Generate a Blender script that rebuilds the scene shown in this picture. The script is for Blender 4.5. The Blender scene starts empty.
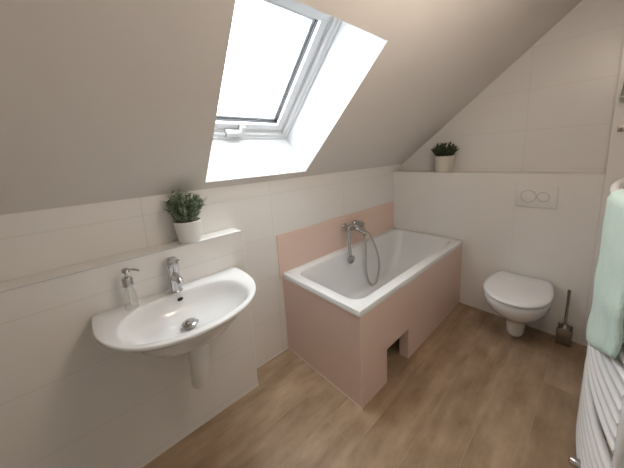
import bpy, bmesh, math, random
from mathutils import Vector, Matrix
random.seed(7)
scene = bpy.context.scene
col = scene.collection
PI = math.pi

# ------------------------------------------------------------------ helpers
def link(name, bm, mat, parent=None, smooth=40, loc=None):
    bmesh.ops.recalc_face_normals(bm, faces=bm.faces)
    me = bpy.data.meshes.new(name)
    bm.to_mesh(me); bm.free()
    for m in (mat if isinstance(mat, (list, tuple)) else [mat]):
        me.materials.append(m)
    if smooth:
        for p in me.polygons: p.use_smooth = True
        me.set_sharp_from_angle(angle=math.radians(smooth))
    o = bpy.data.objects.new(name, me); col.objects.link(o)
    if parent is not None:
        o.parent = parent
        o.matrix_parent_inverse = parent.matrix_basis.inverted()
    return o

def thing(name, label, cat, loc, group=None):
    o = bpy.data.objects.new(name, None); col.objects.link(o)
    o.empty_display_size = 0.05
    o.location = loc
    o['label'] = label; o['category'] = cat
    if group: o['group'] = group
    return o

def struct(name, bm, mat, smooth=0, parent=None):
    o = link(name, bm, mat, parent, smooth)
    if parent is None: o['kind'] = 'structure'
    return o

def box(bm, x0, x1, y0, y1, z0, z1, bev=0.0, seg=2):
    r = bmesh.ops.create_cube(bm, size=1.0)
    vs = r['verts']
    for v in vs:
        v.co = Vector((x0 + (v.co.x + .5) * (x1 - x0), y0 + (v.co.y + .5) * (y1 - y0), z0 + (v.co.z + .5) * (z1 - z0)))
    if bev > 0:
        es = list({e for v in vs for e in v.link_edges})
        bmesh.ops.bevel(bm, geom=es, offset=bev, segments=seg, affect='EDGES', profile=.5)
    return vs

def quad(bm, pts):
    bm.faces.new([bm.verts.new(p) for p in pts])

def loft(bm, rings, cap0=True, cap1=True, closed=True):
    vr = [[bm.verts.new(p) for p in r] for r in rings]
    n = len(vr[0])
    for a, b in zip(vr[:-1], vr[1:]):
        for i in range(n if closed else n - 1):
            j = (i + 1) % n
            bm.faces.new((a[i], a[j], b[j], b[i]))
    if cap0: bm.faces.new(list(reversed(vr[0])))
    if cap1: bm.faces.new(vr[-1])
    return vr

def lathe(bm, prof, c=(0, 0, 0), n=32, axis='z'):
    rings = []
    for r, h in prof:
        ring = []
        for i in range(n):
            a = 2 * PI * i / n
            p = (r * math.cos(a), r * math.sin(a), h)
            if axis == 'x': p = (h, p[0], p[1])
            elif axis == 'y': p = (p[0], h, p[1])
            ring.append((c[0] + p[0], c[1] + p[1], c[2] + p[2]))
        rings.append(ring)
    loft(bm, rings)

def tube(bm, pts, rad, n=12, caps=True):
    pts = [Vector(p) for p in pts]
    rings = []; up = None
    for i, p in enumerate(pts):
        a = pts[max(i - 1, 0)]; b = pts[min(i + 1, len(pts) - 1)]
        t = (b - a).normalized()
        if up is None:
            up = Vector((0, 0, 1)) if abs(t.z) < .9 else Vector((1, 0, 0))
        s = t.cross(up).normalized(); up = s.cross(t).normalized()
        r = rad[i] if isinstance(rad, (list, tuple)) else rad
        rings.append([p + s * (r * math.cos(2 * PI * k / n)) + up * (r * math.sin(2 * PI * k / n)) for k in range(n)])
    loft(bm, rings, caps, caps)

def spline(ctrl, n=8):
    P = [Vector(c) for c in ctrl]; P = [2 * P[0] - P[1]] + P + [2 * P[-1] - P[-2]]
    out = []
    for i in range(1, len(P) - 2):
        for k in range(n):
            t = k / n
            out.append(.5 * ((2 * P[i]) + (P[i + 1] - P[i - 1]) * t + (2 * P[i - 1] - 5 * P[i] + 4 * P[i + 1] - P[i + 2]) * t * t
                             + (-P[i - 1] + 3 * P[i] - 3 * P[i + 1] + P[i + 2]) * t ** 3))
    out.append(P[-2]); return out

def polar_ring(poly, c, N):
    """N points where rays from c at even angles cross the closed outline poly"""
    out = []
    m = len(poly)
    for k in range(N):
        a = 2 * PI * k / N; dx, dy = math.cos(a), math.sin(a); best = None
        for i in range(m):
            x1, y1 = poly[i][0] - c[0], poly[i][1] - c[1]
            x2, y2 = poly[(i + 1) % m][0] - c[0], poly[(i + 1) % m][1] - c[1]
            ex, ey = x2 - x1, y2 - y1
            den = dx * ey - dy * ex
            if abs(den) < 1e-12: continue
            t = (x1 * ey - y1 * ex) / den; u = (x1 * dy - y1 * dx) / den
            if t > 0 and -1e-9 <= u <= 1 + 1e-9 and (best is None or t > best): best = t
        out.append((c[0] + dx * best, c[1] + dy * best))
    return out

def rrect(x0, x1, y0, y1, r, z, k=8):
    out = []
    for cx, cy, a0 in ((x1 - r, y1 - r, 0), (x0 + r, y1 - r, PI / 2), (x0 + r, y0 + r, PI), (x1 - r, y0 + r, 1.5 * PI)):
        for i in range(k + 1):
            a = a0 + PI / 2 * i / k
            out.append((cx + r * math.cos(a), cy + r * math.sin(a), z))
    return out

# ------------------------------------------------------------------ materials
class N:
    def __init__(self, name):
        self.m = bpy.data.materials.new(name); self.m.use_nodes = True
        self.t = self.m.node_tree; self.b = self.t.nodes['Principled BSDF']
    def n(self, kind, **kw):
        nd = self.t.nodes.new(kind)
        for k, v in kw.items(): setattr(nd, k, v)
        return nd
    def l(self, a, b): self.t.links.new(a, b)
    def math(self, op, a, b=None, c=None):
        nd = self.n('ShaderNodeMath', operation=op)
        for i, v in enumerate((a, b, c)):
            if v is None: continue
            if isinstance(v, (int, float)): nd.inputs[i].default_value = v
            else: self.l(v, nd.inputs[i])
        return nd.outputs[0]
    def mix(self, f, a, b):
        nd = self.n('ShaderNodeMix', data_type='RGBA')
        if isinstance(f, (int, float)): nd.inputs[0].default_value = f
        else: self.l(f, nd.inputs[0])
        for i, v in ((6, a), (7, b)):
            if isinstance(v, tuple): nd.inputs[i].default_value = (*v, 1)
            else: self.l(v, nd.inputs[i])
        return nd.outputs[2]
    def xyz(self):
        g = self.n('ShaderNodeNewGeometry'); s = self.n('ShaderNodeSeparateXYZ'); self.l(g.outputs['Position'], s.inputs[0])
        return g.outputs['Position'], s.outputs
    def noise(self, vec, scale, detail=3, rough=.5):
        nd = self.n('ShaderNodeTexNoise'); nd.inputs['Scale'].default_value = scale
        nd.inputs['Detail'].default_value = detail; nd.inputs['Roughness'].default_value = rough
        if vec is not None: self.l(vec, nd.inputs['Vector'])
        return nd.outputs[0]
    def bump(self, h, strength, dist=.002):
        nd = self.n('ShaderNodeBump'); nd.inputs['Strength'].default_value = strength; nd.inputs['Distance'].default_value = dist
        self.l(h, nd.inputs['Height']); self.l(nd.outputs[0], self.b.inputs['Normal'])
    def line(self, coord, period, off, width):
        """1 near coord = off + k*period"""
        a = self.math('SUBTRACT', coord, off - period / 2)
        a = self.math('DIVIDE', a, period); a = self.math('FRACT', a)
        a = self.math('SUBTRACT', a, .5); a = self.math('ABSOLUTE', a); a = self.math('MULTIPLY', a, period)
        return self.math('LESS_THAN', a, width / 2)

def plain(name, c, rough=.5, metal=0., spec=.5, coat=0., noise=0., nscale=8., bump=0., bscale=60., trans=0.):
    k = N(name)
    k.b.inputs['Base Color'].default_value = (*c, 1); k.b.inputs['Roughness'].default_value = rough
    k.b.inputs['Metallic'].default_value = metal; k.b.inputs['Specular IOR Level'].default_value = spec
    k.b.inputs['Coat Weight'].default_value = coat
    if trans: k.b.inputs['Transmission Weight'].default_value = trans
    tc = k.n('ShaderNodeTexCoord').outputs['Object']
    f = k.noise(tc, nscale)
    d = tuple(max(0, x * (1 - noise)) for x in c)
    k.l(k.mix(f, c, d), k.b.inputs['Base Color'])
    if bump: k.bump(k.noise(tc, bscale, 4), bump)
    return k.m

def tiles(name, c, grout, rough, joints, wavy=.015):
    """joints: list of (axis, period, offset); faint joint lines"""
    k = N(name)
    pos, xyz = k.xyz()
    mask = None
    for ax, per, off in joints:
        ln = k.line(xyz['xyz'.index(ax)], per, off, .0034)
        mask = ln if mask is None else k.math('MAXIMUM', mask, ln)
    nz = k.noise(pos, 1.7, 3)
    base = k.mix(nz, c, tuple(v * (1 - 2 * wavy) for v in c))
    k.l(k.mix(mask, base, grout), k.b.inputs['Base Color'])
    k.b.inputs['Roughness'].default_value = rough
    k.b.inputs['Specular IOR Level'].default_value = .4
    h = k.math('SUBTRACT', k.math('MULTIPLY', k.noise(pos, 9, 2), .05), mask)
    k.bump(h, .3, .0010)
    return k.m

WHITE = (.855, .83, .795)
GROUT = (.745, .71, .66)
M = {}
M['plaster'] = plain('plaster', (.84, .785, .735), .9, noise=.04, nscale=1.5, bump=.05, bscale=180)
M['reveal'] = plain('white_paint', (.66, .66, .668), .7, noise=.02)
M['tile_left'] = tiles('tile_left', WHITE, GROUT, .28, [('z', .305, .937), ('y', .77, -.83)])
M['tile_basin'] = tiles('tile_basin', WHITE, GROUT, .28, [('z', .305, .955)])
M['tile_back'] = tiles('tile_back', WHITE, GROUT, .28, [('z', .312, 1.600), ('x', .717, 1.095)])
M['tile_toilet'] = tiles('tile_toilet', WHITE, (.795, .765, .725), .28, [('z', .60, .637), ('x', .717, .378)])
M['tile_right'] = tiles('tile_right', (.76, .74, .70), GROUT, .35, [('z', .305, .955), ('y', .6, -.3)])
PINK = (.84, .635, .545)
M['pink'] = tiles('pink_tile', PINK, (.86, .68, .60), .3, [('z', .30, .32), ('y', .77, -.83)], .02)
M['pink_bead'] = plain('pink_bead', (.84, .70, .62), .4)
M['ceramic'] = plain('ceramic', (.84, .84, .835), .08, spec=.55, coat=.3)
M['toilet_ceramic'] = plain('toilet_ceramic', (.85, .845, .835), .12, spec=.5, coat=.2)
M['seat_plastic'] = plain('seat_plastic', (.84, .84, .84), .22)
M['enamel'] = plain('enamel', (.82, .825, .82), .12, spec=.5, coat=.2)
M['chrome'] = plain('chrome', (.60, .60, .60), .09, metal=1)
M['dchrome'] = plain('chrome_dark', (.50, .49, .48), .14, metal=1)
M['steel'] = plain('brushed_steel', (.40, .37, .33), .35, metal=1, noise=.15, nscale=40)
M['hose'] = plain('hose_metal', (.50, .48, .46), .35, metal=1)
M['dark'] = plain('hole_shade', (.02, .02, .02), .6)  # near-black colour painting the shade inside the basin overflow
M['gasket'] = plain('gasket', (.06, .06, .065), .6)
M['bead'] = plain('glazing_bead', (.62, .63, .65), .5)
M['frame'] = plain('window_white', (.74, .74, .74), .35)
M['frame_grey'] = plain('window_groove', (.60, .60, .59), .45)
M['rad'] = plain('radiator_enamel', (.88, .875, .86), .25)
M['pot'] = plain('pot_glaze', (.82, .80, .76), .4)
M['potb'] = plain('pot_beige', (.68, .63, .54), .5)
M['soil'] = plain('soil', (.05, .035, .025), .95, noise=.5, nscale=60)
M['silicone'] = plain('silicone', (.74, .68, .60), .5)
M['plastic'] = plain('white_plastic', (.82, .80, .77), .35)
M['groove'] = plain('groove', (.38, .36, .34), .5)
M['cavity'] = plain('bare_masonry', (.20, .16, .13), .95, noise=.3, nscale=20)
M['bristle'] = plain('bristle', (.7, .7, .68), .9)
M['grey_shade'] = plain('grey_shade', (.36, .35, .32), .8, noise=.15, nscale=90)
M['pale_rim'] = plain('pale_rim', (.72, .70, .64), .5)
k = N('clear_plastic')
tr = k.n('ShaderNodeBsdfTransparent'); tr.inputs[0].default_value = (.97, .97, .96, 1)
fr = k.n('ShaderNodeLayerWeight'); fr.inputs[0].default_value = .25
mx_ = k.n('ShaderNodeMixShader'); k.l(k.math('ADD', k.math('MULTIPLY', fr.outputs[1], .4), .08), mx_.inputs[0]); k.l(tr.outputs[0], mx_.inputs[1]); k.l(k.b.outputs[0], mx_.inputs[2])
k.b.inputs['Base Color'].default_value = (.85, .85, .83, 1); k.b.inputs['Roughness'].default_value = .1
k.l(mx_.outputs[0], k.t.nodes['Material Output'].inputs['Surface'])
M['clear'] = k.m

def leafmat(name, c1, c2):
    k = N(name)
    nz = k.noise(k.n('ShaderNodeTexCoord').outputs['Object'], 45, 2)
    rp = k.n('ShaderNodeValToRGB'); rp.color_ramp.elements[0].position = .35; rp.color_ramp.elements[1].position = .68
    rp.color_ramp.elements[0].color = (*c1, 1); rp.color_ramp.elements[1].color = (*c2, 1)
    k.l(nz, rp.inputs[0]); k.l(rp.outputs[0], k.b.inputs['Base Color']); k.b.inputs['Roughness'].default_value = .6
    return k.m
M['leaf'] = leafmat('leaf_grey_green', (.075, .12, .065), (.36, .45, .30))
M['leafd'] = leafmat('leaf_dark_green', (.035, .05, .022), (.19, .22, .12))

# oak look planks running along y, 0.2 m wide, 1.2 m long
k = N('oak_planks')
pos, xyz = k.xyz()
row = k.math('FLOOR', k.math('DIVIDE', k.math('SUBTRACT', xyz[0], .02), .2))
offs = k.math('FRACT', k.math('MULTIPLY', row, .13))
yy = k.math('ADD', k.math('DIVIDE', xyz[1], 2.4), offs)
# row 3 (x .62-.82) has its cross joint at y = -1.743
yy = k.math('ADD', yy, 10 + 1.743 / 2.4 - .39)
plank = k.math('FLOOR', yy)
ex = k.line(xyz[0], .2, .02, .0022)
fy = k.math('ABSOLUTE', k.math('SUBTRACT', k.math('FRACT', k.math('ADD', yy, .5)), .5))
ey = k.math('LESS_THAN', fy, .0005)
seam = k.math('MAXIMUM', ex, ey)
cmb = k.n('ShaderNodeCombineXYZ'); k.l(row, cmb.inputs[0]); k.l(plank, cmb.inputs[1])
wn = k.n('ShaderNodeTexWhiteNoise', noise_dimensions='2D'); k.l(cmb.outputs[0], wn.inputs['Vector'])
mp = k.n('ShaderNodeCombineXYZ')
k.l(k.math('MULTIPLY', xyz[0], 14.), mp.inputs[0]); k.l(k.math('MULTIPLY', xyz[1], 1.6), mp.inputs[1]); k.l(k.math('MULTIPLY', wn.outputs[0], 30.), mp.inputs[2])
g1 = k.noise(mp.outputs[0], 1.0, 6, .62)
mp2 = k.n('ShaderNodeCombineXYZ')
k.l(k.math('MULTIPLY', xyz[0], 6.), mp2.inputs[0]); k.l(k.math('MULTIPLY', xyz[1], 3.), mp2.inputs[1]); k.l(k.math('MULTIPLY', wn.outputs[0], 11.), mp2.inputs[2])
g2 = k.noise(mp2.outputs[0], 1.3, 4, .6)
rp = k.n('ShaderNodeValToRGB')
rp.color_ramp.elements[0].position = .34; rp.color_ramp.elements[0].color = (.25, .162, .095, 1)
rp.color_ramp.elements[1].position = .68; rp.color_ramp.elements[1].color = (.53, .385, .26, 1)
k.l(k.math('ADD', k.math('MULTIPLY', g1, .45), k.math('MULTIPLY', g2, .55)), rp.inputs[0])
tone = k.mix(k.math('MULTIPLY', wn.outputs[0], .22), rp.outputs[0], (.24, .16, .09))
k.l(k.mix(seam, tone, (.43, .325, .215)), k.b.inputs['Base Color'])
k.b.inputs['Roughness'].default_value = .42
k.b.inputs['Specular IOR Level'].default_value = .35
k.bump(k.math('SUBTRACT', k.math('MULTIPLY', g1, .3), seam), .25, .0015)
M['floor'] = k.m

# terry
k = N('mint_terry')
tc = k.n('ShaderNodeTexCoord').outputs['Object']
nz = k.noise(tc, 150, 3, .7); nb = k.noise(tc, 14, 3)
k.l(k.mix(k.math('ADD', k.math('MULTIPLY', nz, .6), k.math('MULTIPLY', nb, .4)), (.45, .64, .55), (.72, .85, .77)), k.b.inputs['Base Color'])
k.b.inputs['Roughness'].default_value = .95; k.b.inputs['Sheen Weight'].default_value = .3
k.bump(k.math('ADD', nz, k.math('MULTIPLY', nb, 1.2)), .9, .004)
M['terry'] = k.m

# thin window glass
k = N('window_glass')
tr = k.n('ShaderNodeBsdfTransparent'); tr.inputs[0].default_value = (.95, .985, 1, 1)
gl = k.n('ShaderNodeBsdfGlossy'); gl.inputs['Roughness'].default_value = .02
fr = k.n('ShaderNodeLayerWeight'); fr.inputs[0].default_value = .5
ff = k.math('ADD', k.math('MULTIPLY', k.math('POWER', fr.outputs[1], 5.), .7), .04)
mx = k.n('ShaderNodeMixShader'); k.l(ff, mx.inputs[0]); k.l(tr.outputs[0], mx.inputs[1]); k.l(gl.outputs[0], mx.inputs[2])
k.l(mx.outputs[0], k.t.nodes['Material Output'].inputs['Surface'])
M['glass'] = k.m

# ------------------------------------------------------------------ room numbers
W, L, HR = .724, 1.55, .635            # bath
XR, YR = 1.688, -3.4                    # right wall, rear wall
X1, YS, H1 = .133, -1.90, 1.074        # boxed-in wall behind the basin
HT, DN, XP = 1.264, .20, 1.564         # boxed-in wall behind the toilet, niche depth, pillar
S, Z0 = .83, 1.335                     # slope of the ceiling
TH = math.atan(S); CT, ST = math.cos(TH), math.sin(TH)
def sl(u, y, n=0.): return (u * CT - n * ST, y, Z0 + u * ST + n * CT)
U0, U1 = .068, 1.056
def yl(u): return -2.055 - .11 * (u - U0)
def yr(u): return -1.305 - .10 * (u - U0)
ZC = 2.56; UC = (ZC - Z0) / ST

# floor
bm = bmesh.new(); box(bm, -.05, XR + .05, YR - .05, DN + .05, -.05, 0); struct('floor', bm, M['floor'])
# left wall
bm = bmesh.new(); box(bm, -.10, 0, YR, DN, 0, Z0 + .0); struct('wall_left', bm, M['tile_left'])
bm = bmesh.new(); box(bm, .0005, X1, YR, YS, 0, H1, .003, 1); struct('wall_left_ledge', bm, M['tile_basin'])
# back wall
bm = bmesh.new()
quad(bm, [(-.1, DN, 0), (XR, DN, 0), (XR, DN, ZC + .1), (-.1, DN, ZC + .1)]); quad(bm, [(-.1, DN + .08, 0), (-.1, DN + .08, ZC + .1), (XR, DN + .08, ZC + .1), (XR, DN + .08, 0)])
struct('wall_back', bm, M['tile_back'])
bm = bmesh.new()
box(bm, .0005, XP, 0, DN - .0005, 0, HT, .003, 1)
struct('wall_back_ledge', bm, M['tile_toilet'])
bm = bmesh.new(); box(bm, XP, XR, 0, DN - .0005, 0, ZC); struct('wall_back_pillar', bm, M['tile_toilet'])
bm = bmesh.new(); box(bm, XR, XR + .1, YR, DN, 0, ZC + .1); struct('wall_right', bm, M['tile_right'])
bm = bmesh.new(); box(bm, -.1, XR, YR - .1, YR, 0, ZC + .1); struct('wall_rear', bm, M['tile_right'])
# sloped ceiling with the opening, then a flat strip at the top
bm = bmesh.new()
ya, yb = YR, DN
def cell(u0, u1, a0, b0, a1, b1):
    quad(bm, [sl(u0, a0), sl(u0, b0), sl(u1, b1), sl(u1, a1)])
cell(-.0, U0, ya, yb, ya, yb)
cell(U0, U1, ya, yl(U0), ya, yl(U1))
cell(U0, U1, yr(U0), yb, yr(U1), yb)
cell(U1, UC, ya, yb, ya, yb)
xf = sl(UC, 0)[0]
quad(bm, [(xf, ya, ZC), (xf, yb, ZC), (XR, yb, ZC), (XR, ya, ZC)])
bmesh.ops.remove_doubles(bm, verts=bm.verts, dist=1e-5)
struct('ceiling', bm, M['plaster'])
# white reveal round the opening
ND = .34
bm = bmesh.new()
ring = [(U0, yl(U0)), (U0, yr(U0)), (U1, yr(U1)), (U1, yl(U1))]
loft(bm, [[sl(u, y, 0) for u, y in ring], [sl(u, y, ND + .06) for u, y in ring]], False, False)
struct('trim_1', bm, M['reveal'])
# silicone joints along the foot of the walls
def bead(i, p, q, r=.0035):
    bm = bmesh.new(); tube(bm, [p, q], r, 6); struct('trim_%d' % i, bm, M['silicone'], 30)
bead(2, (X1, YR, .002), (X1, YS, .002)); bead(3, (.001, YS, .002), (.001, -L, .002))
bead(4, (W, 0, .002), (XR, 0, .002), .003)
bm = bmesh.new(); tube(bm, [(X1, YR, H1), (X1, YS, H1)], .003, 6); struct('trim_5', bm, M['reveal'], 30)
# pink splash tiles
bm = bmesh.new(); box(bm, .0005, .006, -L - .03, -.0005, HR - .03, .936, .001, 1); struct('wall_left_splashback', bm, M['pink'])

# ------------------------------------------------------------------ roof window
def fr_ring(bm, d0, d1, n0, n1, bev=0):
    """rectangular frame between insets d0 < d1 (m) and depths n0 < n1"""
    def rg(d, n):
        return [sl(U0 + d, yl(U0 + d) + d, n), sl(U0 + d, yr(U0 + d) - d, n), sl(U1 - 1.4 * d, yr(U1 - 1.4 * d) - d, n), sl(U1 - 1.4 * d, yl(U1 - 1.4 * d) + d, n)]
    loft(bm, [rg(d0, n0), rg(d1, n0), rg(d1, n1), rg(d0, n1), rg(d0, n0)], False, False)
    bmesh.ops.remove_doubles(bm, verts=bm.verts, dist=1e-6)
bm = bmesh.new(); fr_ring(bm, .0, .016, ND - .012, ND + .06); fr_ring(bm, .016, .038, ND - .002, ND + .06)
win = struct('window_1', bm, M['frame'])
bm = bmesh.new(); fr_ring(bm, .038, .056, ND + .020, ND + .13); link('frame_groove', bm, M['frame_grey'], win, 0)
bm = bmesh.new(); fr_ring(bm, .054, .104, ND + .026, ND + .13); link('sash', bm, M['frame'], win, 0)
bm = bmesh.new(); fr_ring(bm, .104, .1085, ND + .050, ND + .13); link('gasket', bm, M['gasket'], win, 0)
bm = bmesh.new(); fr_ring(bm, .1085, .124, ND + .072, ND + .13); link('glazing_bead', bm, M['bead'], win, 0)
bm = bmesh.new()
d = .115; quad(bm, [sl(U0 + d, yl(U0 + d) + d, ND + .10), sl(U0 + d, yr(U0 + d) - d, ND + .10), sl(U1 - 1.4 * d, yr(U1 - 1.4 * d) - d, ND + .10), sl(U1 - 1.4 * d, yl(U1 - 1.4 * d) + d, ND + .10)])
link('glass_pane', bm, M['glass'], win, 0)
# latch in the middle of the lower rail
def slbox(bm, u0, u1, y0, y1, n0, n1, bev=.003):
    b2 = bmesh.new(); box(b2, u0, u1, y0, y1, n0, n1, bev)
    for v in b2.verts: v.co = Vector(sl(v.co.x, v.co.y, v.co.z))
    me = bpy.data.meshes.new('tmp'); b2.to_mesh(me); b2.free(); bm.from_mesh(me); bpy.data.meshes.remove(me)
bm = bmesh.new()
slbox(bm, U0 + .030, U0 + .066, -1.82, -1.705, ND - .022, ND + .02); slbox(bm, U0 + .062, U0 + .112, -1.728, -1.704, ND - .02, ND + .026)
link('latch', bm, M['frame_grey'], win, 30)

# ------------------------------------------------------------------ bathtub
tub = thing('bathtub', 'white bathtub boxed in with pink tiles, built into the corner beside the toilet', 'bathtub', (W / 2, -L / 2, 0))
bm = bmesh.new()
e = .0015
rg = [rrect(.04, W - .03, -L + .03, -.03, .04, .600), rrect(.0065, W + .003, -L - .003, -e, .012, .600), rrect(.0065, W + .003, -L - .003, -e, .012, HR - .004),
      rrect(.0095, W - .0, -L - .0, -e - .003, .012, HR),
      rrect(.066, W - .062, -L + .062, -.042, .095, HR), rrect(.072, W - .068, -L + .068, -.048, .092, HR - .003), rrect(.076, W - .072, -L + .073, -.052, .09, HR - .012),
      rrect(.088, W - .083, -L + .10, -.085, .085, .52), rrect(.105, W - .10, -L + .14, -.15, .085, .38),
      rrect(.125, W - .118, -L + .18, -.23, .09, .27), rrect(.145, W - .14, -L + .215, -.28, .09, .232), rrect(.19, W - .19, -L + .27, -.36, .07, .22)]
loft(bm, rg, False, True)
link('tub', bm, M['enamel'], tub, 50)
bm = bmesh.new(); tube(bm, [(.0075, -L + .002, HR + .0005), (.0075, -.003, HR + .0005), (W, -.003, HR + .0005)], .0035, 8); link('rim_seal', bm, M['silicone'], tub)
def prism_x(bm, poly, x0, x1):
    loft(bm, [[(x0, y, z) for y, z in poly], [(x1, y, z) for y, z in poly]])
HY0, HY1, HZ = -1.284, -1.007, .243
bm = bmesh.new()
prism_x(bm, [(-L, 0.0005), (HY0, 0.0005), (HY0, HZ), (HY1, HZ), (HY1, 0.0005), (-.001, 0.0005), (-.001, .600), (-L, .600)], W - .07, W)
link('front_panel', bm, M['pink'], tub, 0)
bm = bmesh.new(); box(bm, .002, W - .0705, -L, -L + .07, .0005, .600); link('end_panel', bm, M['pink'], tub, 0)
bm = bmesh.new(); tube(bm, [(W - .0005, -L + .0005, .001), (W - .0005, -L + .0005, .599)], .0035, 8); link('corner_bead', bm, M['pink_bead'], tub)
bm = bmesh.new(); tube(bm, [(.004, -L, .003), (W, -L, .003)], .003, 6); tube(bm, [(.003, -L, .003), (.003, -L, .599)], .003, 6); link('joint_bead', bm, M['pink_bead'], tub)
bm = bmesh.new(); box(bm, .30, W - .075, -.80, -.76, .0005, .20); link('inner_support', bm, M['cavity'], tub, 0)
bm = bmesh.new(); lathe(bm, [(.0, 0), (.03, 0), (.032, .003), (.02, .006), (0, .006)], (.36, -.52, .2205), 24); link('drain', bm, M['chrome'], tub)

# bath mixer on the pink tiles
mx = thing('bath_mixer', 'chrome bath mixer tap fixed to the pink tiles above the tub', 'tap', (.006, -.765, .83))
MZ = .832
for yy_ in (-.840, -.690):
    bm = bmesh.new()
    lathe(bm, [(0, .0065), (.034, .0065), (.034, .011), (.022, .022), (.014, .024), (.014, .05), (.0, .05)], (0, yy_, MZ), 24, 'x')
    link('escutcheon', bm, M['dchrome'], mx)
bm = bmesh.new()
lathe(bm, [(0, -.885), (.022, -.885), (.028, -.876), (.028, -.80), (.030, -.795), (.030, -.735), (.028, -.73), (.028, -.65), (.022, -.640), (0, -.640)], (.062, 0, MZ), 24, 'y')
link('body', bm, M['dchrome'], mx)
bm = bmesh.new()
lathe(bm, [(0, .02), (.024, .02), (.024, .035), (.018, .045), (0, .047)], (.062, -.765, MZ), 24)
tube(bm, spline([(.062, -.765, MZ + .038), (.10, -.76, MZ + .05), (.15, -.752, MZ + .045)], 6), [.010] * 6 + [.009] * 6 + [.006], 10)
link('lever', bm, M['dchrome'], mx)
bm = bmesh.new()
tube(bm, spline([(.07, -.765, MZ - .01), (.11, -.76, MZ - .03), (.165, -.755, MZ - .045), (.185, -.752, MZ - .068)], 6), .014, 12)
link('spout', bm, M['dchrome'], mx)
bm = bmesh.new()
tube(bm, [(.072, -.880, MZ), (.125, -.918, MZ - .002)], .009, 10)
lathe(bm, [(.0, -.02), (.017, -.02), (.018, .014), (.0, .014)], (.13, -.925, MZ - .002), 16)
link('shower_cradle', bm, M['dchrome'], mx)
bm = bmesh.new()
tube(bm, [(.072, -.655, MZ - .02), (.09, -.650, MZ - .06)], .012, 12)
link('hose_outlet', bm, M['dchrome'], mx)

hs = thing('hand_shower', 'chrome hand shower with a looped grey hose hanging from the bath mixer', 'shower head', (.13, -.925, .54))
bm = bmesh.new()
tube(bm, spline([(.130, -.925, MZ + .012), (.132, -.925, .76), (.136, -.926, .68), (.140, -.927, .61)], 6), [.013] * 6 + [.0115] * 6 + [.014] * 7, 12)
link('handle', bm, M['dchrome'], hs)
bm = bmesh.new()
lathe(bm, [(0, -.020), (.020, -.018), (.036, -.004), (.040, .008), (.040, .016), (0, .016)], (0, 0, 0), 28, 'x')
bmesh.ops.rotate(bm, verts=bm.verts, cent=(0, 0, 0), matrix=Matrix.Rotation(math.radians(12), 3, 'Y'))
bmesh.ops.translate(bm, verts=bm.verts, vec=(.142, -.927, .585))
link('shower_rose', bm, M['dchrome'], hs)
bm = bmesh.new()
hp = spline([(.092, -.650, MZ - .062), (.115, -.61, .73), (.14, -.545, .58), (.155, -.515, .43), (.158, -.54, .29), (.155, -.61, .222), (.15, -.68, .29),
             (.147, -.715, .42), (.145, -.715, .58), (.150, -.72, .70), (.150, -.76, .80), (.140, -.86, .875), (.130, -.925, .862), (.130, -.925, .846)], 8)
tube(bm, hp, .0095, 10)
link('hose', bm, M['hose'], hs, 60)

# ------------------------------------------------------------------ washbasin
BZ, BY = .872, -2.305
wb = thing('wash_basin', 'white wall hung washbasin with a rounded front below the narrow ledge', 'washbasin', (X1, BY, .68))
def basin_outline(s=1., xf=.600, hw=.337):
    pts = []
    x0 = .24; n = 2.25
    for i in range(0, 61):
        a = -PI / 2 + PI * i / 60
        y = hw * math.copysign(abs(math.sin(a)) ** (2 / n), a)
        x = x0 + (xf - x0) * abs(math.cos(a)) ** (2 / n)
        pts.append((x, BY + y))
    pts.append((.20, BY + hw * .997)); pts.append((X1 + .008, BY + hw * .985)); pts.append((X1 + .002, BY + hw * .975))
    pts.append((X1 + .002, BY - hw * .985)); pts.append((X1 + .006, BY - hw * .99)); pts.append((.20, BY - hw * .997))
    return pts
NB = 120
bc = (.345, BY)
outl = polar_ring(basin_outline(), bc, NB)
def scl(ring, s, c, xmin=X1 + .002):
    return [(max(xmin, c[0] + (x - c[0]) * s), c[1] + (y - c[1]) * s) for x, y in ring]
inn = []
for i in range(NB):
    a = 2 * PI * i / NB; n = 2.5
    ca, sa = math.cos(a), math.sin(a)
    r = (abs(ca / .180) ** n + abs(sa / .262) ** n) ** (-1 / n)
    inn.append((.372 + r * ca, BY + r * sa))
rings = []
uc = (.30, BY)
for s, z in ((.18, .665), (.32, .672), (.48, .697), (.62, .732), (.74, .775), (.86, .822), (.93, .843), (.975, .854), (.997, .860)):
    rings.append([(x, y, z) for x, y in scl(outl, s, uc)])
rings.append([(x, y, BZ - .006) for x, y in outl])
rings.append([(x, y, BZ - .001) for x, y in scl(outl, .993, bc)])
rings.append([(x, y, BZ) for x, y in scl(outl, .982, bc)])
ic = (.372, BY)
for s, z in ((1.03, BZ - .004), (1.0, BZ - .007), (.97, BZ - .016), (.93, .84), (.86, .81), (.74, .782), (.56, .762), (.36, .748), (.18, .741)):
    cx = ic[0] - .045 * (1 - s)
    rings.append([(cx + (x - ic[0]) * s, y if s == 1 else BY + (y - BY) * s, z) for x, y in inn])
bm = bmesh.new(); loft(bm, rings)
link('basin', bm, M['ceramic'], wb, 60)
bm = bmesh.new()
lathe(bm, [(0, 0), (.024, 0), (.024, .016), (.036, .019), (.037, .022), (.032, .027), (.018, .0295), (0, .030)], (.330, BY, .742), 28)
link('drain_plug', bm, M['dchrome'], wb)
bm = bmesh.new()
lathe(bm, [(0, -.004), (.0125, -.004), (.0125, .002), (0, .002)], (0, 0, 0), 20, 'x')
bmesh.ops.rotate(bm, verts=bm.verts, cent=(0, 0, 0), matrix=Matrix.Rotation(math.radians(35), 3, 'Y'))
bmesh.ops.translate(bm, verts=bm.verts, vec=(.2125, BY, .835))
link('overflow_hole', bm, M['dark'], wb)
bm = bmesh.new()
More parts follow.
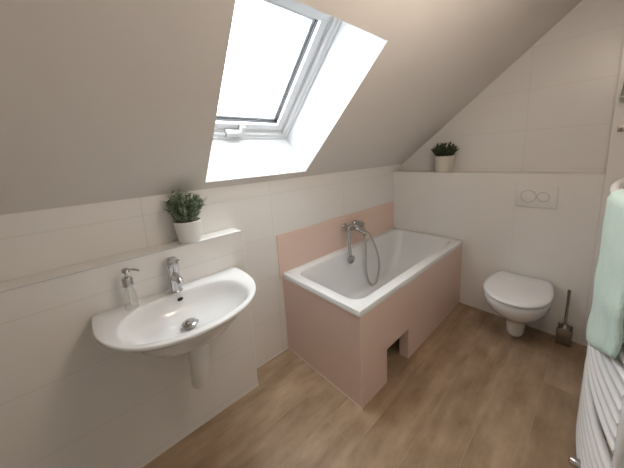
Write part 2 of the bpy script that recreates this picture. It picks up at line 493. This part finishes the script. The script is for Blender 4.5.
tube(bm, spline([(.325, -2.285, .66), (.325, -2.285, .60), (.318, -2.285, .52), (.305, -2.286, .45), (.295, -2.287, .415), (.290, -2.287, .404)], 5),
     [.047] * 5 + [.046] * 5 + [.045] * 5 + [.043] * 5 + [.038, .036, .033, .028, .022] + [.012], 20)
tube(bm, [(X1 + .001, -2.286, .54), (.30, -2.286, .53)], .02, 14)
link('trap_cover', bm, M['plastic'], wb, 60)

# basin tap
ft = thing('basin_tap', 'chrome single lever tap standing on the back of the washbasin', 'tap', (.178, -2.305, BZ))
FX, FY = .183, -2.312
bm = bmesh.new()
lathe(bm, [(0, 0), (.031, 0), (.031, .004), (.027, .008), (.0255, .012), (.0255, .112), (.027, .12), (.0275, .135), (0, .135)], (FX, FY, BZ), 28)
link('body', bm, M['chrome'], ft)
bm = bmesh.new()
tube(bm, spline([(FX + .005, FY, BZ + .075), (FX + .05, FY, BZ + .088), (FX + .095, FY, BZ + .088), (FX + .112, FY, BZ + .075)], 6), [.019] * 6 + [.016] * 6 + [.013] * 7, 14)
link('spout', bm, M['chrome'], ft)
bm = bmesh.new()
lathe(bm, [(0, .136), (.0275, .136), (.0285, .142), (.0270, .164), (.018, .174), (0, .176)], (FX, FY, BZ), 28)
rg2 = []
for t in range(9):
    q = t / 8; x = FX + .0 + .10 * q; z = BZ + .164 + .022 * q; hw = .019 - .005 * q; th = .007 - .003 * q
    rg2.append([(x, FY - hw, z - th * .3), (x, FY - hw * .6, z + th), (x, FY + hw * .6, z + th), (x, FY + hw, z - th * .3), (x, FY + hw * .5, z - th), (x, FY - hw * .5, z - th)])
loft(bm, rg2)
link('lever', bm, M['chrome'], ft)

# soap dispenser
sd = thing('soap_dispenser', 'small clear soap dispenser with a chrome pump on the left of the washbasin', 'soap dispenser', (.195, -2.50, BZ))
SX, SY = .197, -2.497
bm = bmesh.new()
lathe(bm, [(0, .0), (.025, .0), (.027, .004), (.026, .04), (.021, .08), (.013, .098), (.013, .108), (0, .108)], (SX, SY, BZ + .0005), 28)
link('bottle', bm, M['clear'], sd)
bm = bmesh.new()
lathe(bm, [(0, .1085), (.014, .1085), (.019, .109), (.021, .107), (.021, .138), (.017, .145), (0, .145)], (SX, SY, BZ), 24)
link('collar', bm, M['chrome'], sd)
bm = bmesh.new()
lathe(bm, [(0, .1455), (.006, .1455), (.006, .168), (.015, .169), (.0155, .182), (.010, .186), (0, .186)], (SX, SY, BZ), 20)
tube(bm, spline([(SX, SY, BZ + .177), (SX + .02, SY + .025, BZ + .180), (SX + .035, SY + .045, BZ + .172)], 5), .0045, 8)
link('pump_head', bm, M['chrome'], sd)
bm = bmesh.new()
tube(bm, [(SX, SY, BZ + .012), (SX, SY, BZ + .105)], .003, 6); link('dip_tube', bm, M['plastic'], sd)

# ------------------------------------------------------------------ potted plants
def pot_plant(label, loc, rt, rb, h, mat, leaf, fh, fr, nst, nl, seed, lsz):
    rnd = random.Random(seed)
    t = thing('potted_plant', label, 'plant', loc)
    x, y, z = loc
    bm = bmesh.new()
    lathe(bm, [(0, 0), (rb * .94, 0), (rb, .004), (rt, h - .003), (rt - .002, h), (rt - .006, h), (rt - .008, h - .006), (rt - .010, h - .018), (0, h - .018)], (x, y, z + .0006), 36)
    link('pot', bm, mat, t)
    bm = bmesh.new()
    lathe(bm, [(0, h - .017), (rt - .0105, h - .017), (rt - .02, h - .010), (0, h - .007)], (x, y, z), 24); link('soil', bm, M['soil'], t)
    bm = bmesh.new(); bs = bmesh.new()
    for s in range(nst):
        a = rnd.uniform(0, 2 * PI); q = math.sqrt(rnd.random())
        r0 = q * rt * .7; r1 = min(fr, r0 + fr * q * rnd.uniform(.5, 1.0) * .55 + .012)
        hh = fh * (1 - .55 * q * q) * rnd.uniform(.72, 1.05)
        p0 = Vector((x + r0 * math.cos(a), y + r0 * math.sin(a), z + h - .012))
        p2 = Vector((x + r1 * math.cos(a), y + r1 * math.sin(a), z + h + hh))
        p1 = (p0 + p2) / 2 + Vector((-.1 * math.cos(a), -.1 * math.sin(a), .12)) * hh * .5
        pts = spline([p0, p1, p2], 6)
        tube(bs, pts, .0011, 4)
        for j in range(nl):
            f = .22 + .78 * j / (nl - 1) if nl > 1 else 1
            k_ = min(len(pts) - 2, int(f * (len(pts) - 1))); p = pts[k_].lerp(pts[k_ + 1], f * (len(pts) - 1) - k_)
            tdir = (pts[k_ + 1] - pts[k_]).normalized()
            b = rnd.uniform(0, 2 * PI)
            sd_ = Vector((math.cos(b), math.sin(b), rnd.uniform(-.1, .5)))
            d_ = (sd_ + tdir * rnd.uniform(.3, .9)).normalized()
            wv = d_.cross(Vector((rnd.random() - .5, rnd.random() - .5, 1))).normalized()
            ll = lsz * rnd.uniform(.7, 1.15); ww = ll * .22
            nn = wv.cross(d_) * ll * .08
            vs = [bm.verts.new(p), bm.verts.new(p + d_ * ll * .5 + wv * ww + nn), bm.verts.new(p + d_ * ll), bm.verts.new(p + d_ * ll * .5 - wv * ww + nn)]
            bm.faces.new(vs)
    keep = [v for v in bm.verts]
    for v in keep:                       # keep the tips clear of the wall behind
        if loc[0] < .2 and v.co.x < .004: v.co.x = .004 + rnd.random() * .003
        if loc[1] > 0 and v.co.y > DN - .004: v.co.y = DN - .004 - rnd.random() * .003
    link('foliage', bm, leaf, t, 0); link('stems', bs, leaf, t, 0)
    return t
pot_plant('fine leaved grey green plant in a white pot on the ledge above the washbasin', (.079, -2.185, H1), .069, .053, .116, M['pot'], M['leaf'], .165, .105, 70, 24, 3, .022)
pot_plant('low dark green plant in a beige pot on the ledge above the toilet', (.497, .098, HT), .092, .078, .150, M['potb'], M['leafd'], 
          .125, .108, 85, 24, 5, .026)

# ------------------------------------------------------------------ toilet
TX = 1.200
to = thing('toilet', 'white wall hung toilet with its lid closed', 'toilet', (TX, -.001, .06))
def egg(hw, yf, yb, z, n=2.15, N_=72, hb=.84):
    pts = []
    ym = yf + hw * 1.35; ym = min(ym, yb - .02)
    for i in range(41):
        a = -PI / 2 + PI * i / 40
        x = hw * math.copysign(abs(math.sin(a)) ** (2 / n), a)
        y = ym - (ym - yf) * abs(math.cos(a)) ** (2 / n)
        pts.append((TX + x, y))
    for t in (.25, .5, .75, .92):
        pts.append((TX + hw * (1 - (1 - hb) * t * t), ym + (yb - ym) * t))
    pts.append((TX + hw * hb * .93, ym + (yb - ym) * .975)); pts.append((TX + hw * hb * .84, yb)); pts.append((TX - hw * hb * .84, yb)); pts.append((TX - hw * hb * .93, ym + (yb - ym) * .975))
    for t in (.92, .75, .5, .25):
        pts.append((TX - hw * (1 - (1 - hb) * t * t), ym + (yb - ym) * t))
    c = (TX, (yf + yb) / 2)
    return [(x, y, z) for x, y in polar_ring(pts, c, N_)]
bm = bmesh.new()
B0 = -.001
rings = [egg(.036, -.265, B0, .030), egg(.048, -.285, B0, .038), egg(.056, -.30, B0, .065), egg(.062, -.315, B0, .14), egg(.078, -.34, B0, .18),
         egg(.110, -.385, B0, .215), egg(.145, -.445, B0, .255), egg(.176, -.50, B0, .30), egg(.190, -.535, B0, .345), egg(.196, -.550, B0, .385), egg(.196, -.552, B0, .402), egg(.190, -.545, B0, .407)]
loft(bm, rings)
link('bowl', bm, M['toilet_ceramic'], to, 60)
bm = bmesh.new()
rings = [egg(.190, -.550, -.045, .4085), egg(.197, -.558, -.045, .411), egg(.197, -.558, -.045, .4175), egg(.186, -.544, -.045, .420)]
loft(bm, rings); link('seat', bm, M['seat_plastic'], to, 60)
bm = bmesh.new()
rings = [egg(.184, -.542, -.030, .4265), egg(.199, -.564, -.030, .429), egg(.200, -.565, -.030, .438), egg(.196, -.558, -.030, .444), egg(.175, -.52, -.05, .4475), egg(.10, -.42, -.12, .4490), egg(.03, -.32, -.22, .4495)]
loft(bm, rings); link('lid', bm, M['seat_plastic'], to, 60)
for s in (-1, 1):
    bm = bmesh.new(); lathe(bm, [(0, -.02), (.009, -.02), (.009, .02), (0, .02)], (TX + s * .075, -.018, .418), 16, 'x')
    link('hinge', bm, M['chrome'], to)

fp = thing('flush_plate', 'white dual flush plate with two round buttons on the wall above the toilet', 'flush plate', (1.222, 0, 1.09))
PX, PZ = 1.222, 1.088
bm = bmesh.new(); box(bm, PX - .123, PX + .123, -.011, -.0005, PZ - .082, PZ + .082, .005); link('plate', bm, M['plastic'], fp, 30)
def button(r, cx, nm):
    bm = bmesh.new(); lathe(bm, [(0, -.0125), (r - .004, -.0125), (r - .002, -.0118), (r - .002, -.0105), (0, -.0105)], (cx, 0, PZ + .002), 36, 'y')
    b = link(nm, bm, M['plastic'], fp)
    bm = bmesh.new(); n_ = 40
    r1, r2 = r - .002, r + .001
    loft(bm, [[(cx + r_ * math.cos(2 * PI * i / n_), y_, PZ + .002 + r_ * math.sin(2 * PI * i / n_)) for i in range(n_)] for r_, y_ in ((r1, -.0118), (r2, -.0118), (r2, -.0108), (r1, -.0108), (r1, -.0118))], False, False)
    link('ring_groove', bm, M['groove'], b)
button(.047, PX - .045, 'large_button'); button(.036, PX + .043, 'small_button')

# ------------------------------------------------------------------ toilet brush
br = thing('toilet_brush', 'steel toilet brush and holder on the floor right of the toilet', 'toilet brush', (1.466, -.085, 0))
BX, BYY = 1.466, -.058
bm = bmesh.new()
rr = lambda h, r, z: rrect(BX - h, BX + h, BYY - h, BYY + h, r, z, 4)
loft(bm, [rr(.040, .006, .001), rr(.042, .007, .004), rr(.042, .007, .128), rr(.041, .007, .130), rr(.038, .006, .130), rr(.037, .006, .126), rr(.036, .006, .02)])
link('holder', bm, M['steel'], br, 40)
bm = bmesh.new(); lathe(bm, [(0, .132), (.034, .132), (.036, .135), (.032, .140), (.012, .148), (.008, .155), (.008, .40), (.0095, .405), (.0095, .428), (0, .431)], (BX, BYY, 0), 20)
link('handle', bm, M['steel'], br)
bm = bmesh.new(); lathe(bm, [(0, .03), (.025, .03), (.03, .045), (.03, .11), (.02, .122), (.006, .125), (.006, .1315), (0, .1315)], (BX, BYY, 0), 20); link('brush_head', bm, M['bristle'], br)

# ------------------------------------------------------------------ radiator
RC, RH = -.95, .54
XE, SAG = 1.668, .075
def bow(y): q = (y - RC) / RH; return XE - SAG * (1 - q * q)
ra = thing('towel_radiator', 'white tubular towel radiator with bowed rungs on the right wall', 'radiator', (XR, RC, .14))
zs = [.14 + .050 * i for i in range(24)]
gaps = {7, 15}
for i, z in enumerate(zs):
    if i in gaps: continue
    bm = bmesh.new()
    tube(bm, [(bow(RC - RH + 2 * RH * t / 22), RC - RH + 2 * RH * t / 22, z) for t in range(23)], .0145, 12)
    link('rung', bm, M['rad'], ra, 60)
for s in (-1, 1):
    bm = bmesh.new()
    y = RC + s * RH
    tube(bm, [(XE + .004, y, .11), (XE + .004, y, .12), (XE + .004, y, 1.32), (XE + .004, y, 1.33)], [.010, .0145, .0145, .010], 16)
    link('upright', bm, M['rad'], ra, 60)
    for z in (.3, 1.15):
        bm = bmesh.new(); tube(bm, [(XE, y - s * .05, z + .022), (XR - .0005, y - s * .05, z + .022)], .012, 10); link('wall_bracket', bm, M['rad'], ra)
bm = bmesh.new()
VY = RC - RH + .13
tube(bm, [(XE, -1.24, .12), (XE, -1.24, .178)], .011, 10)
lathe(bm, [(0, 1.566), (.012, 1.566), (.018, 1.572), (.020, 1.60), (.017, 1.615), (.011, 1.62), (.011, 1.65), (0, 1.65)], (0, -1.24, .178), 20, 'x')
link('valve', bm, M['chrome'], ra)

# ------------------------------------------------------------------ towel, draped over the top rung
bm = bmesh.new()
TY0, TY1 = -1.47, -1.205
NY, NS = 36, 64
ZT = zs[-1]
zfb, zbb = .735, .95                      # front and back hems
def path(s, y):
    """centre line of the cloth; s 0..1 from the front hem over the rung to the back hem"""
    xb = bow(y) ; R_ = .0275
    zfb = .71 + .13 * (TY1 - y) / (TY1 - TY0)
    lf, lb = ZT - zfb, ZT - zbb; la = PI * R_; tot = lf + la + lb
    d = s * tot
    sag = .010 * math.sin(y * 37) + .006 * math.sin(y * 83 + 1)
    if d < lf:
        q = 1 - d / lf                   # 1 at the hem
        bulge = .004 * min(1, q * 1.5) + sag * q * .5 + .004 * math.sin(q * 17 + y * 11) * q
        return Vector((xb - R_ - bulge, y, zfb + d)), Vector((-1, 0, .0))
    if d < lf + la:
        a = (d - lf) / R_
        return Vector((xb - R_ * math.cos(a), y, ZT + R_ * math.sin(a))), Vector((-math.cos(a), 0, math.sin(a)))
    d2 = d - lf - la
    return Vector((min(xb + R_, XR - .017), y, ZT - d2)), Vector((1, 0, 0))
TT = .0115
out_, inn_ = [], []
for j in range(NY + 1):
    y = TY0 + (TY1 - TY0) * j / NY
    ed = min(1, min(j, NY - j) / 2 + .35)
    a, b = [], []
    for i in range(NS + 1):
        p, nrm = path(i / NS, y); e2 = min(1, min(i, NS - i) / 2 + .35)
        th = TT * min(ed, e2)
        pb = p - nrm * th; pb.x = min(pb.x, XR - .004); pa = p + nrm * th; pa.x = min(pa.x, XR - .004)
        a.append(pa); b.append(pb)
    out_.append(a); inn_.append(b)
va = [[bm.verts.new(p) for p in r] for r in out_]; vb = [[bm.verts.new(p) for p in r] for r in inn_]
for j in range(NY):
    for i in range(NS):
        bm.faces.new((va[j][i], va[j][i + 1], va[j + 1][i + 1], va[j + 1][i])); bm.faces.new((vb[j][i], vb[j + 1][i], vb[j + 1][i + 1], vb[j][i + 1]))
for j in range(NY):
    for i in (0, NS): bm.faces.new((va[j][i], va[j + 1][i], vb[j + 1][i], vb[j][i]))
for i in range(NS):
    for j in (0, NY): bm.faces.new((va[j][i], va[j][i + 1], vb[j][i + 1], vb[j][i]))
tw = link('towel', bm, M['terry'], None, 180)
tw['label'] = 'mint green terry towel draped over the towel radiator'; tw['category'] = 'towel'

# ------------------------------------------------------------------ small fittings on the white pillar, cut by the right edge
wf = thing('wall_lamp', 'grey shade with a pale rim on the white wall at the right edge', 'lamp', (1.618, 0, 1.80))
bm = bmesh.new()
cx, cy = 1.622, -.055
loft(bm, [[(cx + r * math.cos(2 * PI * i / 32), cy + r * math.sin(2 * PI * i / 32), z) for i in range(32)] for r, z in ((.044, 1.745), (.030, 1.90), (.028, 1.90), (.042, 1.747))], False, False)
link('shade', bm, M['grey_shade'], wf)
bm = bmesh.new()
loft(bm, [[(cx + r * math.cos(2 * PI * i / 32), cy + r * math.sin(2 * PI * i / 32), z) for i in range(32)] for r, z in ((.0445, 1.736), (.0465, 1.738), (.0455, 1.747), (.0430, 1.747), (.0425, 1.737), (.0445, 1.736))], False, False)
link('rim', bm, M['pale_rim'], wf)
bm = bmesh.new(); tube(bm, [(cx, -.0005, 1.83), (cx, cy, 1.83)], .007, 10); lathe(bm, [(0, -.012), (.02, -.012), (.022, -.0005), (0, -.0005)], (cx, 0, 1.83), 20, 'y'); link('arm', bm, M['pale_rim'], wf)
hk = thing('wall_hook', 'small grey metal hook plate on the white wall below the grey lamp', 'hook', (1.62, 0, 1.555))
bm = bmesh.new(); box(bm, 1.588, 1.655, -.006, -.0005, 1.538, 1.574, .002); link('plate', bm, M['steel'], hk, 30)
for x in (1.600, 1.622, 1.644):
    bm = bmesh.new()
    tube(bm, spline([(x, -.006, 1.562), (x, -.022, 1.558), (x, -.026, 1.546), (x, -.030, 1.556)], 4), .003, 8)
    link('hook', bm, M['steel'], hk)

# ------------------------------------------------------------------ light: daylight through the roof window, plus an added fill
w = bpy.data.worlds.new('sky'); scene.world = w; w.use_nodes = True
nt = w.node_tree; bg = nt.nodes['Background']
tc = nt.nodes.new('ShaderNodeTexCoord'); nz = nt.nodes.new('ShaderNodeTexNoise'); nz.inputs['Scale'].default_value = 2.2; nz.inputs['Detail'].default_value = 3
nt.links.new(tc.outputs['Generated'], nz.inputs['Vector'])
mxn = nt.nodes.new('ShaderNodeMix'); mxn.data_type = 'RGBA'
mxn.inputs[6].default_value = (.86, .94, 1.0, 1); mxn.inputs[7].default_value = (1, 1, 1, 1)
nt.links.new(nz.outputs[0], mxn.inputs[0]); nt.links.new(mxn.outputs[2], bg.inputs['Color'])
bg.inputs['Strength'].default_value = 10.5
# portal to guide sampling of the sky through the opening
ld = bpy.data.lights.new('sky_portal', 'AREA'); ld.shape = 'RECTANGLE'; ld.size = .99; ld.size_y = .90; ld.cycles.is_portal = True
lo = bpy.data.objects.new('sky_portal', ld); col.objects.link(lo)
um = (U0 + U1) / 2
zax = Vector((-ST, 0, CT)); xax = Vector((CT, 0, ST)); yax = zax.cross(xax)
lo.matrix_world = Matrix((( xax.x, yax.x, zax.x, 0), (xax.y, yax.y, zax.y, 0), (xax.z, yax.z, zax.z, 0), (0, 0, 0, 1)))
lo.location = Vector(sl(um, (yl(um) + yr(um)) / 2, ND + .14))
# added warm fill out of view, lifts the ceiling and walls
FILL_POWER = 14.0
ld = bpy.data.lights.new('added_fill', 'POINT'); ld.shadow_soft_size = .2; ld.energy = FILL_POWER; ld.color = (1, .86, .74)
lo = bpy.data.objects.new('added_fill', ld); col.objects.link(lo); lo.location = (1.60, -1.65, 2.30)

# ------------------------------------------------------------------ camera
cd = bpy.data.cameras.new('camera'); cam = bpy.data.objects.new('camera', cd); col.objects.link(cam)
f_px = 263.94
cd.sensor_fit = 'HORIZONTAL'; cd.sensor_width = 36; cd.lens = f_px / 624 * 36; cd.shift_y = -33.37 / 624
cd.clip_start = .02
yaw, pit, rol = (math.radians(v) for v in (48.2528, -9.9881, -3.143))
fw = Vector((-math.sin(yaw) * math.cos(pit), math.cos(yaw) * math.cos(pit), math.sin(pit)))
rt = Vector((math.cos(yaw), math.sin(yaw), 0)); up = rt.cross(fw)
r1 = rt * math.cos(rol) + up * math.sin(rol); u1 = -rt * math.sin(rol) + up * math.cos(rol)
cam.matrix_world = Matrix(((r1.x, u1.x, -fw.x, 1.5578), (r1.y, u1.y, -fw.y, -2.6027), (r1.z, u1.z, -fw.z, 1.5031), (0, 0, 0, 1)))
scene.camera = cam
vs = scene.view_settings
vs.view_transform = 'Standard'; vs.look = 'None'; vs.gamma = 1; vs.use_curve_mapping = False
vs.exposure = 0.42
